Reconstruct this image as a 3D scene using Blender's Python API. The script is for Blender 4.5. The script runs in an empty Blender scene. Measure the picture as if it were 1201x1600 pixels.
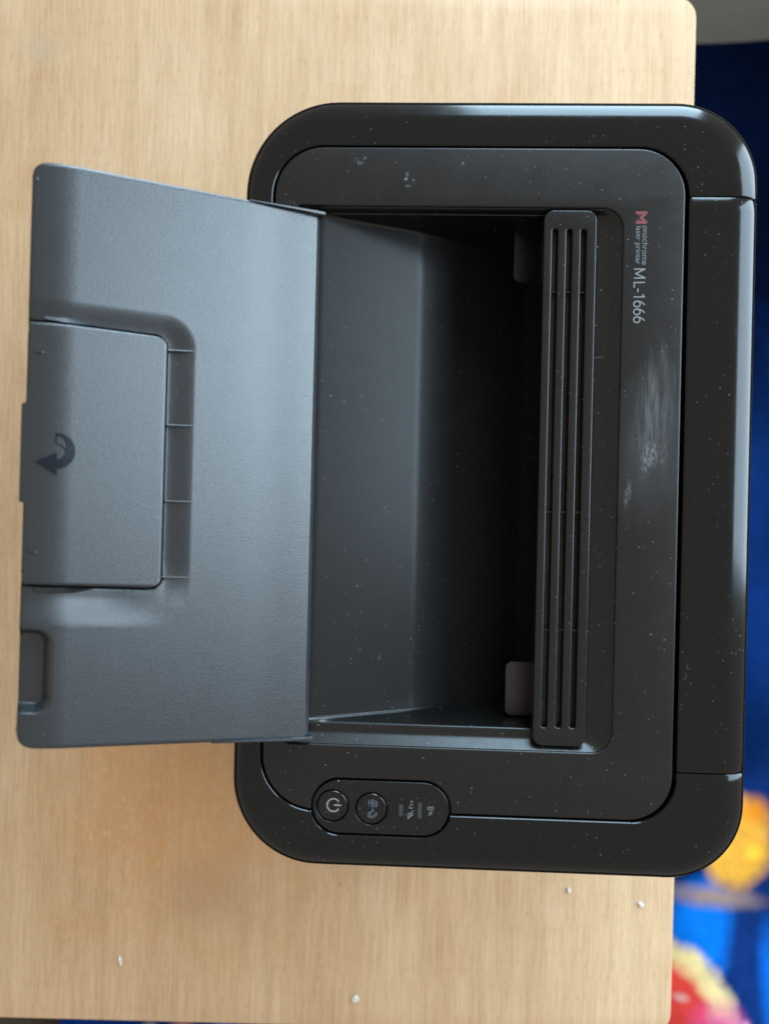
import bpy, bmesh, math, random
import numpy as np
from mathutils import Vector, Matrix
from mathutils.bvhtree import BVHTree
from mathutils import noise as mnoise

random.seed(7)
scene = bpy.context.scene
COL = scene.collection
MM = 0.001

# ------------------------------------------------------------------ camera
CAM_H = 512.0          # mm above the table top
F_PX = 1207.0          # focal length in photograph pixels (1201 x 1600)
ROLL = math.radians(1.3)
cam_data = bpy.data.cameras.new("camera")
cam_data.sensor_fit = 'VERTICAL'
cam_data.sensor_height = 36.0
cam_data.lens = 36.0 * F_PX / 1600.0
cam_data.clip_start = 0.01
cam_data.clip_end = 50.0
cam_data.dof.use_dof = True
cam_data.dof.focus_distance = 0.365
cam_data.dof.aperture_fstop = 6.5
cam = bpy.data.objects.new("camera", cam_data)
COL.objects.link(cam)
cam.location = (0, 0, CAM_H * MM)
cam.rotation_euler = (0, 0, ROLL)
scene.camera = cam

# ------------------------------------------------------------------ light
world = bpy.data.worlds.new("World")
scene.world = world
world.use_nodes = True
wbg = world.node_tree.nodes["Background"]
wbg.inputs[0].default_value = (1.0, 0.90, 0.78, 1)
wbg.inputs[1].default_value = 0.62

def window_light(name, loc, target, sx, sy, power, col):
    d = bpy.data.lights.new(name, 'AREA')
    d.shape = 'RECTANGLE'
    d.size = sx; d.size_y = sy
    d.energy = power
    d.color = col
    o = bpy.data.objects.new(name, d)
    COL.objects.link(o)
    o.location = loc
    o.rotation_euler = (Vector(target) - Vector(loc)).to_track_quat('-Z', 'Y').to_euler()
    return o

window_light("window_light_back", (2.20, 0.85, 1.27), (0, 0.85, 1.27), 2.05, 2.45, 160.0, (0.68, 0.86, 1.0))
window_light("window_light_side", (0.85, 3.00, 1.35), (0.85, 0, 1.35), 1.40, 2.60, 190.0, (0.60, 0.83, 1.0))

vs = scene.view_settings
vs.view_transform = 'Standard'
vs.look = 'None'
vs.exposure = 0.08
vs.gamma = 1.0
vs.use_curve_mapping = False
scene.cycles.max_bounces = 6

# ------------------------------------------------------------------ measuring helper
CR, SR = math.cos(ROLL), math.sin(ROLL)
def W(px, py, z):
    """where a sight line through a photograph pixel meets the level z (mm)"""
    k = (CAM_H - z) / F_PX
    u, v = px - 600.5, py - 800.0
    return ((u * CR + v * SR) * k, (u * SR - v * CR) * k)

# ------------------------------------------------------------------ materials
def nt_new(name):
    m = bpy.data.materials.new(name)
    m.use_nodes = True
    nt = m.node_tree
    return m, nt, nt.nodes["Principled BSDF"]

def nn(nt, t, **kw):
    n = nt.nodes.new(t)
    for k, v in kw.items():
        setattr(n, k, v)
    return n

def ramp(nt, fac, stops):
    r = nn(nt, 'ShaderNodeValToRGB')
    e = r.color_ramp.elements
    while len(e) < len(stops):
        e.new(0.5)
    for el, (p, c) in zip(e, stops):
        el.position = p
        el.color = c if len(c) == 4 else (*c, 1)
    nt.links.new(fac, r.inputs[0])
    return r

def noise(nt, vec, scale, detail=2, rough=0.5):
    n = nn(nt, 'ShaderNodeTexNoise')
    n.inputs['Scale'].default_value = scale
    n.inputs['Detail'].default_value = detail
    n.inputs['Roughness'].default_value = rough
    if vec is not None:
        nt.links.new(vec, n.inputs['Vector'])
    return n

def mapping(nt, vec, scale=(1, 1, 1), loc=(0, 0, 0), rot=(0, 0, 0)):
    m = nn(nt, 'ShaderNodeMapping')
    m.inputs['Scale'].default_value = scale
    m.inputs['Location'].default_value = loc
    m.inputs['Rotation'].default_value = rot
    nt.links.new(vec, m.inputs['Vector'])
    return m.outputs[0]

def math_n(nt, op, a, b=None, clamp=False):
    m = nn(nt, 'ShaderNodeMath', operation=op, use_clamp=clamp)
    for i, x in enumerate((a, b)):
        if x is None:
            continue
        if hasattr(x, 'is_linked') or hasattr(x, 'links'):
            nt.links.new(x, m.inputs[i])
        else:
            m.inputs[i].default_value = x
    return m.outputs[0]

def mixc(nt, fac, a, b):
    m = nn(nt, 'ShaderNodeMix', data_type='RGBA')
    for s, x in ((m.inputs[0], fac), (m.inputs[6], a), (m.inputs[7], b)):
        if isinstance(x, (tuple, list)):
            s.default_value = x if len(x) == 4 else (*x, 1)
        elif isinstance(x, (int, float)):
            s.default_value = x
        else:
            nt.links.new(x, s)
    return m.outputs[2]

def plastic(name, base, rough, grain=0.0, grain_scale=1500, dust=0.25, scratch=0.0, mottle=1.0, tint=(0.92, 0.97, 1.0), dust_col=(0.30, 0.28, 0.25), spec=0.5):
    """moulded plastic: slight colour variation, uneven gloss, fine grain, a film of dust specks"""
    m, nt, b = nt_new(name)
    tc = nn(nt, 'ShaderNodeTexCoord').outputs['Object']
    var = noise(nt, tc, 35, 3, 0.6)
    c0 = mixc(nt, var.outputs[0], tuple(x * (1 - 0.2 * mottle) for x in base), tuple(x * (1 + 0.2 * mottle) for x in base))
    # dust specks
    vo = nn(nt, 'ShaderNodeTexVoronoi', feature='F1')
    vo.inputs['Scale'].default_value = 520
    vo.inputs['Randomness'].default_value = 1
    nt.links.new(tc, vo.inputs['Vector'])
    sep = nn(nt, 'ShaderNodeSeparateColor')
    nt.links.new(vo.outputs['Color'], sep.inputs[0])
    size = math_n(nt, 'MULTIPLY', math_n(nt, 'POWER', sep.outputs[0], 5.0), 0.20)
    speck = math_n(nt, 'LESS_THAN', vo.outputs['Distance'], size)
    patch = ramp(nt, noise(nt, tc, 22, 4, 0.65).outputs[0], [(0.42, (0, 0, 0)), (0.70, (1, 1, 1))])
    sf = math_n(nt, 'MULTIPLY', speck, math_n(nt, 'ADD', math_n(nt, 'MULTIPLY', patch.outputs[0], dust), dust * 0.45))
    col = mixc(nt, sf, c0, dust_col)
    if scratch:
        sn = noise(nt, mapping(nt, tc, (900, 40, 200), rot=(0, 0, 0.5)), 1.0, 1, 0.5)
        sm = ramp(nt, sn.outputs[0], [(0.70, (0, 0, 0)), (0.76, (1, 1, 1))])
        pm = ramp(nt, noise(nt, tc, 60, 2).outputs[0], [(0.55, (0, 0, 0)), (0.68, (1, 1, 1))])
        col = mixc(nt, math_n(nt, 'MULTIPLY', math_n(nt, 'MULTIPLY', sm.outputs[0], pm.outputs[0]), scratch), col, (0.35, 0.36, 0.38))
    nt.links.new(col, b.inputs['Base Color'])
    rn = noise(nt, tc, 90, 4, 0.65)
    rr = ramp(nt, rn.outputs[0], [(0.3, (rough * (1 - 0.15 * mottle),) * 3), (0.7, (min(1, rough * (1 + 0.2 * mottle)),) * 3)])
    nt.links.new(math_n(nt, 'ADD', rr.outputs[0], math_n(nt, 'MULTIPLY', sf, 0.5)), b.inputs['Roughness'])
    b.inputs['Specular IOR Level'].default_value = spec
    b.inputs['Specular Tint'].default_value = (*tint, 1)
    if grain:
        gn = noise(nt, tc, grain_scale, 2, 0.6)
        bp = nn(nt, 'ShaderNodeBump')
        bp.inputs['Strength'].default_value = grain
        bp.inputs['Distance'].default_value = 0.0003
        nt.links.new(gn.outputs[0], bp.inputs['Height'])
        nt.links.new(bp.outputs[0], b.inputs['Normal'])
    return m

M_frame = plastic("gloss_black", (0.0030, 0.0031, 0.0034), 0.13, dust=0.22, scratch=0.0, spec=0.36, tint=(0.88, 0.95, 1.0))
M_bar = plastic("satin_black_bar", (0.0055, 0.0056, 0.0060), 0.27, grain=0.03, dust=0.32, spec=0.42)
M_well = plastic("tray_floor_black", (0.013, 0.0132, 0.014), 0.27, grain=0.03, dust=0.3, spec=0.20, mottle=0.35)
M_shelf = plastic("recess_black", (0.0055, 0.0055, 0.0055), 0.30, dust=0.6, spec=0.4)
M_tray = plastic("grained_grey_black", (0.011, 0.0135, 0.017), 0.29, grain=0.36, grain_scale=2300, dust=0.12, spec=0.72, mottle=0.3)
M_base = plastic("base_black", (0.014, 0.014, 0.015), 0.45, dust=0.3)
M_pill = plastic("button_black", (0.0035, 0.0035, 0.0038), 0.26, dust=0.4, spec=0.4)
M_arrow = plastic("arrow_smooth", (0.006, 0.009, 0.014), 0.26, dust=0.1, spec=0.26)
M_lever_shaded = plastic("lever_shaded", (0.004, 0.006, 0.012), 0.40, dust=0.1)  # upper lever: its shade is put into a darker blue-black
M_lever_lit = plastic("lever_lit", (0.030, 0.024, 0.026), 0.42, dust=0.15)  # lower lever: the light on it is put into a paler grey

def flat(name, col, rough=0.5):
    m, nt, b = nt_new(name)
    tc = nn(nt, 'ShaderNodeTexCoord').outputs['Object']
    n = noise(nt, tc, 900, 2)
    nt.links.new(mixc(nt, n.outputs[0], tuple(c * 0.75 for c in col), tuple(min(1, c * 1.2) for c in col)), b.inputs['Base Color'])
    b.inputs['Roughness'].default_value = rough
    return m
M_ink = flat("print_pale", (0.20, 0.225, 0.24))
M_ink_dim = flat("print_grey", (0.12, 0.145, 0.16))
M_ink_blue = flat("print_blue_grey", (0.08, 0.11, 0.15))
M_red = flat("print_red", (0.17, 0.036, 0.045))
M_led = flat("led_window", (0.030, 0.029, 0.030), 0.6)
M_dust = flat("dust_grey", (0.17, 0.165, 0.155), 0.9)
M_crumb = flat("crumb_white", (0.66, 0.64, 0.60), 0.8)

# ------------------------------------------------------------------ mesh helpers
def link(name, mesh, mat, parent=None, smooth_angle=35):
    o = bpy.data.objects.new(name, mesh)
    COL.objects.link(o)
    if mat is not None and not mesh.materials:
        mesh.materials.append(mat)
    if smooth_angle is not None:
        mesh.polygons.foreach_set('use_smooth', [True] * len(mesh.polygons))
        mesh.set_sharp_from_angle(angle=math.radians(smooth_angle))
    if parent is not None:
        o.parent = parent
        inv = Matrix.Identity(4)
        p = parent
        chain = []
        while p is not None:
            chain.append(p); p = p.parent
        # children keep scene coordinates: undo the root's placement
        if parent.parent is None:
            inv = Matrix.Translation(parent.location).inverted()
            o.matrix_parent_inverse = inv
    return o

def mesh_from(verts, faces, name="mesh", clean=False):
    me = bpy.data.meshes.new(name)
    me.from_pydata([(x * MM, y * MM, z * MM) for x, y, z in verts], [], faces)
    me.update()
    if clean:
        bm = bmesh.new(); bm.from_mesh(me)
        bmesh.ops.remove_doubles(bm, verts=bm.verts, dist=1e-7)
        bmesh.ops.recalc_face_normals(bm, faces=bm.faces)
        bm.to_mesh(me); bm.free()
    return me

def curve_plate(loops, thick, bevel, zfun, level=0.0, res=2):
    """flat plate from outline loops (first outer, then holes), rounded edges, laid on the surface zfun(x, y)"""
    cu = bpy.data.curves.new("outline", 'CURVE')
    cu.dimensions = '2D'
    cu.fill_mode = 'BOTH'
    cu.extrude = thick / 2 - bevel
    cu.bevel_depth = bevel
    cu.bevel_resolution = res
    cu.offset = -bevel
    for lp in loops:
        sp = cu.splines.new('POLY')
        sp.points.add(len(lp) - 1)
        for p, (x, y) in zip(sp.points, lp):
            p.co = (x, y, 0, 1)
        sp.use_cyclic_u = True
    ob = bpy.data.objects.new("outline", cu)
    COL.objects.link(ob)
    dg = bpy.context.evaluated_depsgraph_get()
    me = bpy.data.meshes.new_from_object(ob.evaluated_get(dg))
    bpy.data.objects.remove(ob)
    bpy.data.curves.remove(cu)
    bm = bmesh.new(); bm.from_mesh(me)
    bmesh.ops.remove_doubles(bm, verts=bm.verts, dist=1e-4)
    for v in bm.verts:
        x, y, z = v.co
        v.co = Vector((x * MM, y * MM, (zfun(x, y) + level + z - thick / 2) * MM))
    bmesh.ops.recalc_face_normals(bm, faces=bm.faces)
    bm.to_mesh(me); bm.free()
    me.materials.clear()
    return me

def arc(cx, cy, r, a0, a1, n):
    return [(cx + r * math.cos(math.radians(a0 + (a1 - a0) * i / n)), cy + r * math.sin(math.radians(a0 + (a1 - a0) * i / n))) for i in range(n + 1)]

def rrect(x0, x1, y0, y1, r, n=10):
    """counter-clockwise rounded rectangle, radii (br, tr, tl, bl)"""
    if not isinstance(r, (tuple, list)):
        r = (r,) * 4
    return (arc(x1 - r[0], y0 + r[0], r[0], -90, 0, n) + arc(x1 - r[1], y1 - r[1], r[1], 0, 90, n)
            + arc(x0 + r[2], y1 - r[2], r[2], 90, 180, n) + arc(x0 + r[3], y0 + r[3], r[3], 180, 270, n))

def smooth(a, b, x):
    t = min(1, max(0, (x - a) / (b - a)))
    return t * t * (3 - 2 * t)

def thing(name, label, cat, loc, group=None):
    o = bpy.data.objects.new(name, None)
    o.empty_display_size = 0.05
    COL.objects.link(o)
    o.location = tuple(c * MM for c in loc)
    o['label'] = label
    o['category'] = cat
    if group:
        o['group'] = group
    return o

# ================================================================== THE SETTING
FLOOR_Z = -560.0
def floor_mat():
    m, nt, b = nt_new("floor_cement")
    tc = nn(nt, 'ShaderNodeTexCoord').outputs['Object']
    n = noise(nt, tc, 9, 5, 0.6)
    r = ramp(nt, n.outputs[0], [(0.3, (0.034, 0.026, 0.019)), (0.7, (0.048, 0.038, 0.028))])
    nt.links.new(r.outputs[0], b.inputs['Base Color'])
    b.inputs['Roughness'].default_value = 0.8
    b.inputs['Specular IOR Level'].default_value = 0.15
    return m
S = 6000
fl = link("floor", mesh_from([(-S, -S, FLOOR_Z), (S, -S, FLOOR_Z), (S, S, FLOOR_Z), (-S, S, FLOOR_Z)], [(0, 1, 2, 3)]), floor_mat(), None, None)
fl['kind'] = 'structure'

# ---- printed mat on the floor, bright flowers on navy
MAT_Z = FLOOR_Z + 6
def mat_material():
    m, nt, b = nt_new("printed_mat")
    tc = nn(nt, 'ShaderNodeTexCoord').outputs['Object']
    wob = noise(nt, tc, 26, 3)
    def blob(px, py, rx, ry, rot, soft, prev, col, wobble=0.02):
        x, y = W(px, py, MAT_Z)
        k = (CAM_H - MAT_Z) / F_PX * MM
        v = nn(nt, 'ShaderNodeVectorMath', operation='SUBTRACT')
        nt.links.new(tc, v.inputs[0]); v.inputs[1].default_value = (x * MM, y * MM, MAT_Z * MM)
        mp = nn(nt, 'ShaderNodeMapping', vector_type='TEXTURE')
        mp.inputs['Rotation'].default_value = (0, 0, math.radians(rot))
        mp.inputs['Scale'].default_value = (rx * k, ry * k, 10)
        nt.links.new(v.outputs[0], mp.inputs['Vector'])
        ln = nn(nt, 'ShaderNodeVectorMath', operation='LENGTH')
        nt.links.new(mp.outputs[0], ln.inputs[0])
        d = math_n(nt, 'ADD', ln.outputs['Value'], math_n(nt, 'MULTIPLY', math_n(nt, 'SUBTRACT', wob.outputs[0], 0.5), 0.28))
        r = ramp(nt, d, [(max(0.0, 1 - soft * 1.6), (1, 1, 1)), (1.0, (0, 0, 0))])
        return mixc(nt, r.outputs[0], prev, col)
    nv = noise(nt, tc, 5, 2)
    c = mixc(nt, nv.outputs[0], (0.003, 0.017, 0.085), (0.004, 0.024, 0.12))
    c = blob(1150, 230, 420, 480, 0, 0.30, c, (0.0009, 0.0022, 0.0085))          # dimly lit far part, its shade put into a darker navy
    c = blob(1240, 1440, 175, 300, 0, 0.15, c, (0.006, 0.030, 0.15))
    c = blob(1085, 1440, 62, 95, 0, 0.3, c, (0.004, 0.17, 0.72))               # bright blue petal
    c = blob(1195, 1530, 26, 120, 0, 0.5, c, (0.004, 0.13, 0.60))
    c = blob(1105, 1392, 115, 24, -8, 0.5, c, (0.30, 0.22, 0.20))              # taupe stem
    c = blob(1140, 1310, 66, 84, 10, 0.2, c, (0.75, 0.38, 0.05))               # amber flower
    c = blob(1172, 1262, 30, 30, 0, 0.5, c, (0.72, 0.25, 0.02))
    c = blob(1170, 1325, 17, 17, 0, 0.6, c, (0.95, 0.60, 0.05))
    c = blob(1030, 1580, 112, 135, 20, 0.10, c, (0.78, 0.62, 0.30))            # cream rim of the red blossom
    c = blob(1022, 1592, 92, 118, 20, 0.12, c, (0.72, 0.06, 0.05))
    c = blob(1110, 1590, 52, 58, 30, 0.5, c, (0.75, 0.10, 0.36))               # pink
    c = blob(1055, 1545, 15, 10, 0, 0.8, c, (0.80, 0.45, 0.42))
    c = blob(1148, 1585, 10, 16, 0, 0.8, c, (0.85, 0.40, 0.62))
    c = blob(110, 1660, 130, 60, 0, 0.1, c, (0.06, 0.012, 0.04))               # strip seen below the table's edge
    c = blob(232, 1650, 26, 60, 0, 0.3, c, (0.55, 0.40, 0.16))
    c = blob(285, 1650, 40, 60, 0, 0.3, c, (0.75, 0.24, 0.05))
    c = blob(350, 1650, 30, 60, 0, 0.3, c, (0.01, 0.16, 0.55))
    shade = ramp(nt, noise(nt, tc, 38, 4, 0.65).outputs[0], [(0.3, (0.74, 0.74, 0.74)), (0.7, (1, 1, 1))])
    mu = nn(nt, 'ShaderNodeMix', data_type='RGBA', blend_type='MULTIPLY')
    mu.inputs[0].default_value = 1.0
    nt.links.new(c, mu.inputs[6]); nt.links.new(shade.outputs[0], mu.inputs[7])
    nt.links.new(mu.outputs[2], b.inputs['Base Color'])
    b.inputs['Roughness'].default_value = 0.8
    b.inputs['Specular IOR Level'].default_value = 0.0
    return m

def floor_mat_mesh():
    x0, y0 = -420, -900
    x1 = 800
    y1 = W(1150, 74, MAT_Z)[1]
    nx, ny = 60, 80
    v = []; f = []
    def h(x, y):
        e = smooth(330, 440, abs(x))
        return MAT_Z + e * (9 * math.sin(x * 0.021 + y * 0.013) + 7 * math.sin(y * 0.027 + 1.3) + 16)
    for j in range(ny + 1):
        for i in range(nx + 1):
            x = x0 + (x1 - x0) * i / nx; y = y0 + (y1 - y0) * j / ny
            v.append((x, y, h(x, y)))
    n = (nx + 1) * (ny + 1)
    for a in list(v):
        v.append((a[0], a[1], FLOOR_Z + 0.4))
    for j in range(ny):
        for i in range(nx):
            a = j * (nx + 1) + i
            f.append((a, a + 1, a + nx + 2, a + nx + 1))
    for i in range(nx):
        a = i; f.append((a, n + a, n + a + 1, a + 1))
        a = ny * (nx + 1) + i; f.append((a, a + 1, n + a + 1, n + a))
    for j in range(ny):
        a = j * (nx + 1); b = a + nx + 1; f.append((a, b, n + b, n + a))
        a = j * (nx + 1) + nx; b = a + nx + 1; f.append((a, n + a, n + b, b))
    return mesh_from(v, f)
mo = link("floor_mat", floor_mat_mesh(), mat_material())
mo['label'] = "out of focus navy mat printed with bright flowers, under the wooden table"
mo['category'] = "mat"

# ---- table
TX0, TX1, TY0, TY1 = -272.0, 198.3, -342.0, 347.0
def wood_mat():
    m, nt, b = nt_new("beech_laminate")
    tc = nn(nt, 'ShaderNodeTexCoord').outputs['Object']
    # long figure along Y, fine pores along Y, broad tone drift
    drift = noise(nt, mapping(nt, tc, (16, 6.5, 5)), 1.0, 5, 0.6)
    fig = noise(nt, mapping(nt, tc, (110, 2.5, 30)), 1.0, 3, 0.55)
    fine = noise(nt, mapping(nt, tc, (700, 26, 100)), 1.0, 3, 0.6)
    pore = noise(nt, mapping(nt, tc, (1300, 130, 100)), 1.0, 2, 0.6)
    base = ramp(nt, drift.outputs[0], [(0.28, (0.50, 0.327, 0.185)), (0.50, (0.555, 0.390, 0.240)), (0.74, (0.61, 0.445, 0.292))])
    f1 = ramp(nt, fig.outputs[0], [(0.33, (0.93, 0.91, 0.88)), (0.62, (1.03, 1.03, 1.03))])
    f2 = ramp(nt, fine.outputs[0], [(0.34, (0.86, 0.82, 0.76)), (0.60, (1.03, 1.03, 1.03))])
    f3 = ramp(nt, pore.outputs[0], [(0.30, (0.68, 0.58, 0.46)), (0.42, (1, 1, 1))])
    def mul(a, c, fac=1.0):
        n = nn(nt, 'ShaderNodeMix', data_type='RGBA', blend_type='MULTIPLY')
        n.inputs[0].default_value = fac
        nt.links.new(a, n.inputs[6]); nt.links.new(c, n.inputs[7])
        return n.outputs[2]
    col = mul(mul(mul(base.outputs[0], f1.outputs[0]), f2.outputs[0], 0.85), f3.outputs[0], 0.6)
    # old water stain with mottled, lifted grain (left front of the table)
    def spot(px, py, rx, ry, soft):
        x, y = W(px, py, 0)
        v = nn(nt, 'ShaderNodeVectorMath', operation='SUBTRACT')
        nt.links.new(tc, v.inputs[0]); v.inputs[1].default_value = (x * MM, y * MM, 0)
        mp = nn(nt, 'ShaderNodeMapping', vector_type='TEXTURE')
        mp.inputs['Scale'].default_value = (rx * 0.424 * MM, ry * 0.424 * MM, 1)
        nt.links.new(v.outputs[0], mp.inputs['Vector'])
        ln = nn(nt, 'ShaderNodeVectorMath', operation='LENGTH')
        nt.links.new(mp.outputs[0], ln.inputs[0])
        w = noise(nt, tc, 26, 4, 0.6)
        d = math_n(nt, 'ADD', ln.outputs['Value'], math_n(nt, 'MULTIPLY', math_n(nt, 'SUBTRACT', w.outputs[0], 0.5), 1.1))
        return ramp(nt, d, [(1 - soft, (1, 1, 1)), (1.0, (0, 0, 0))]).outputs[0]
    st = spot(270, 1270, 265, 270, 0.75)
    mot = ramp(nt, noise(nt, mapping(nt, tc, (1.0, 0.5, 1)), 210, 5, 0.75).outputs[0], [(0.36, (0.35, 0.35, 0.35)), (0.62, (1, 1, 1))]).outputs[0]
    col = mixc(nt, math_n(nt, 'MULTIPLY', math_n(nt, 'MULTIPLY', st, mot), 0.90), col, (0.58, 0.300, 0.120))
    vo = nn(nt, 'ShaderNodeTexVoronoi')
    vo.inputs['Scale'].default_value = 260
    vo.inputs['Randomness'].default_value = 1
    nt.links.new(mapping(nt, tc, (1, 0.6, 1)), vo.inputs['Vector'])
    blis = ramp(nt, vo.outputs['Distance'], [(0.15, (1, 1, 1)), (0.5, (0, 0, 0))])
    bz = math_n(nt, 'MULTIPLY', math_n(nt, 'MULTIPLY', spot(215, 1330, 170, 230, 0.6), blis.outputs[0]),
                ramp(nt, noise(nt, tc, 120, 2).outputs[0], [(0.42, (0, 0, 0)), (0.58, (1, 1, 1))]).outputs[0])
    col = mixc(nt, math_n(nt, 'MULTIPLY', bz, 0.35), col, (0.66, 0.47, 0.29))
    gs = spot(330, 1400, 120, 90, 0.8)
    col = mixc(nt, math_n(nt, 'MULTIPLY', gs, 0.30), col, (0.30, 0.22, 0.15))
    gs2 = spot(60, 75, 40, 40, 0.9)
    col = mixc(nt, math_n(nt, 'MULTIPLY', gs2, 0.35), col, (0.42, 0.36, 0.28))
    # tiny dark nicks
    v2 = nn(nt, 'ShaderNodeTexVoronoi')
    v2.inputs['Scale'].default_value = 42
    nt.links.new(mapping(nt, tc, (1.6, 0.8, 1), rot=(0, 0, -0.4)), v2.inputs['Vector'])
    sc_ = nn(nt, 'ShaderNodeSeparateColor'); nt.links.new(v2.outputs['Color'], sc_.inputs[0])
    nick = math_n(nt, 'MULTIPLY', math_n(nt, 'LESS_THAN', v2.outputs['Distance'], 0.035), math_n(nt, 'GREATER_THAN', sc_.outputs[1], 0.72))
    col = mixc(nt, math_n(nt, 'MULTIPLY', nick, 0.6), col, (0.12, 0.07, 0.035))
    nt.links.new(col, b.inputs['Base Color'])
    rr = ramp(nt, noise(nt, tc, 40, 4).outputs[0], [(0.3, (0.42,) * 3), (0.7, (0.58,) * 3)])
    nt.links.new(rr.outputs[0], b.inputs['Roughness'])
    b.inputs['Specular IOR Level'].default_value = 0.35
    hs = math_n(nt, 'ADD', math_n(nt, 'MULTIPLY', fine.outputs[0], 0.4), math_n(nt, 'MULTIPLY', bz, 1.0))
    bp = nn(nt, 'ShaderNodeBump')
    bp.inputs['Strength'].default_value = 0.35
    bp.inputs['Distance'].default_value = 0.0003
    nt.links.new(hs, bp.inputs['Height'])
    nt.links.new(bp.outputs[0], b.inputs['Normal'])
    return m
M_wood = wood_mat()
table = thing("table", "pale beech wood table carrying the open black printer", "table", (-30, 0, FLOOR_Z + 6))
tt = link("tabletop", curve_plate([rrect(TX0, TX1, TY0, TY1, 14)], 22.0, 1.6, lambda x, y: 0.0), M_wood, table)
tt.rotation_euler = (0, 0, math.radians(-0.16))
for sx in (TX0 + 45, TX1 - 45):
    for sy in (TY0 + 45, TY1 - 45):
        v = []
        for z, r in ((-21.9, 21), (-300, 19), (MAT_Z + 0.5, 15)):
            v += [(sx + a, sy + b, z) for a, b in rrect(-r, r, -r, r, 4, 3)]
        n = 16
        f = [tuple(k * n + i for i in range(n))[::-1] for k in (2,)] + [tuple(range(n))]
        for k in range(2):
            for i in range(n):
                f.append((k * n + i, (k + 1) * n + i, (k + 1) * n + (i + 1) % n, k * n + (i + 1) % n))
        link("leg", mesh_from(v, f, clean=True), M_wood, table)

# ================================================================== THE PRINTER
PX0, PX1, PY0, PY1 = -64.6, 158.8, -156.7, 181.2
printer = thing("printer", "compact black laser printer with its grey output cover open, on the wooden table", "printer",
                ((PX0 + PX1) / 2, (PY0 + PY1) / 2, 0))
def zt(x, y=0):
    return 174.0 + 8.0 * (x - PX0) / 225.0

# --- inner panel outline, measured on the top surface
ZP = 178.0
ix0 = (W(433, 300, 175)[0] + W(407, 1160, 175)[0]) / 2
ix1 = (W(1071, 320, 181)[0] + W(1051, 1190, 181)[0]) / 2
iy1 = (W(560, 229, ZP)[1] + W(980, 231, ZP)[1]) / 2
iy0 = (W(760, 1274, ZP)[1] + W(980, 1280, ZP)[1]) / 2
# --- control pill
pa = W(488, 1262, 177); pb = W(701, 1268, 177)
PILL_CY = (W(590, 1222, 177)[1] + W(590, 1305, 177)[1]) / 2
PILL_R = (W(590, 1222, 177)[1] - W(590, 1305, 177)[1]) / 2
PILL_X0, PILL_X1 = pa[0], pb[0]
if iy0 > PILL_CY + 0.5 * PILL_R or iy0 < PILL_CY - 0.5 * PILL_R:
    print("pill/panel mismatch", iy0, PILL_CY, PILL_R)
def pill_half(x, sgn, grow=0.0):
    r = PILL_R + grow
    x0 = PILL_X0 - grow; x1 = PILL_X1 + grow
    if x < x0 + r: d = x0 + r - x
    elif x > x1 - r: d = x - (x1 - r)
    else: d = 0
    if d >= r: return None
    return PILL_CY + sgn * math.sqrt(r * r - d * d)

# --- outer frame: columns running from the panel's edge over the rounded shoulder and down
SEAM_T = W(1120, 309, 180)[1]
SEAM_B = W(1110, 1208, 180)[1]
GAPS = dict(l=0.8, r=1.7, t=0.7, b=0.7)      # groove between panel and frame
G = 0.8                                       # groove round the pill
R_OUT = (33.0, 36.0, 41.0, 38.0)              # br, tr, tl, bl
R_IN = (19.0, 21.0, 22.0, 24.0)

def col_param():
    """list of column descriptors (kind, value)"""
    cols = []
    ys = [-95, -60, -20, 20, 60, 100]
    for y in [None, SEAM_B - 6, SEAM_B - 0.9, SEAM_B - 0.28, SEAM_B + 0.28, SEAM_B + 0.9, SEAM_B + 6] + ys + \
             [SEAM_T - 6, SEAM_T - 0.9, SEAM_T - 0.28, SEAM_T + 0.28, SEAM_T + 0.9]:
        if y is not None:
            cols.append(('R', y))
    for i in range(19): cols.append(('C1', 90 * i / 18))
    for x in (100, 70, 40, 10, -10): cols.append(('T', x))
    for i in range(19): cols.append(('C2', 90 + 90 * i / 18))
    for y in (120, 80, 40, 0, -40, -80, -105): cols.append(('L', y))
    for i in range(18): cols.append(('C3', 180 + 90 * i / 18))
    xs = [PILL_X0 - G - 0.6]
    r = PILL_R + G
    for i in range(13): xs.append(PILL_X0 - G + r * (1 - math.cos(math.radians(90 * i / 12))) + (0.02 if i == 0 else 0))
    for i in range(1, 6): xs.append(PILL_X0 - G + r + (PILL_X1 - PILL_X0 + 2 * G - 2 * r) * i / 6)
    for i in range(13): xs.append(PILL_X1 + G - r * (1 - math.cos(math.radians(90 * (12 - i) / 12))) - (0.02 if i == 12 else 0))
    xs += [PILL_X1 + G + 0.6, 50, 80, 110]
    for x in xs: cols.append(('B', x))
    for i in range(19): cols.append(('C4', 270 + 90 * i / 18))
    return cols
COLS = col_param()

def loop_pt(c, x0, x1, y0, y1, R, notch=None):
    k, v = c
    if k == 'R': return (x1, v)
    if k == 'L': return (x0, v)
    if k == 'T': return (v, y1)
    if k == 'B':
        if notch is not None:
            yy = pill_half(v, -1, G)
            if yy is not None and yy < y0: return (v, yy)
            return (v, y0)
        lo, a0 = x0 + R[3] + 0.1, PILL_X0 - G - 0.8
        if v < 50 and lo > a0: return (lo + (v - a0) * (50 - lo) / (50 - a0), y0)
        return (v, y0)
    a = math.radians(v)
    cx, cy, r = {'C1': (x1 - R[1], y1 - R[1], R[1]), 'C2': (x0 + R[2], y1 - R[2], R[2]),
                 'C3': (x0 + R[3], y0 + R[3], R[3]), 'C4': (x1 - R[0], y0 + R[0], R[0])}[k]
    return (cx + r * math.cos(a), cy + r * math.sin(a))

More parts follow.
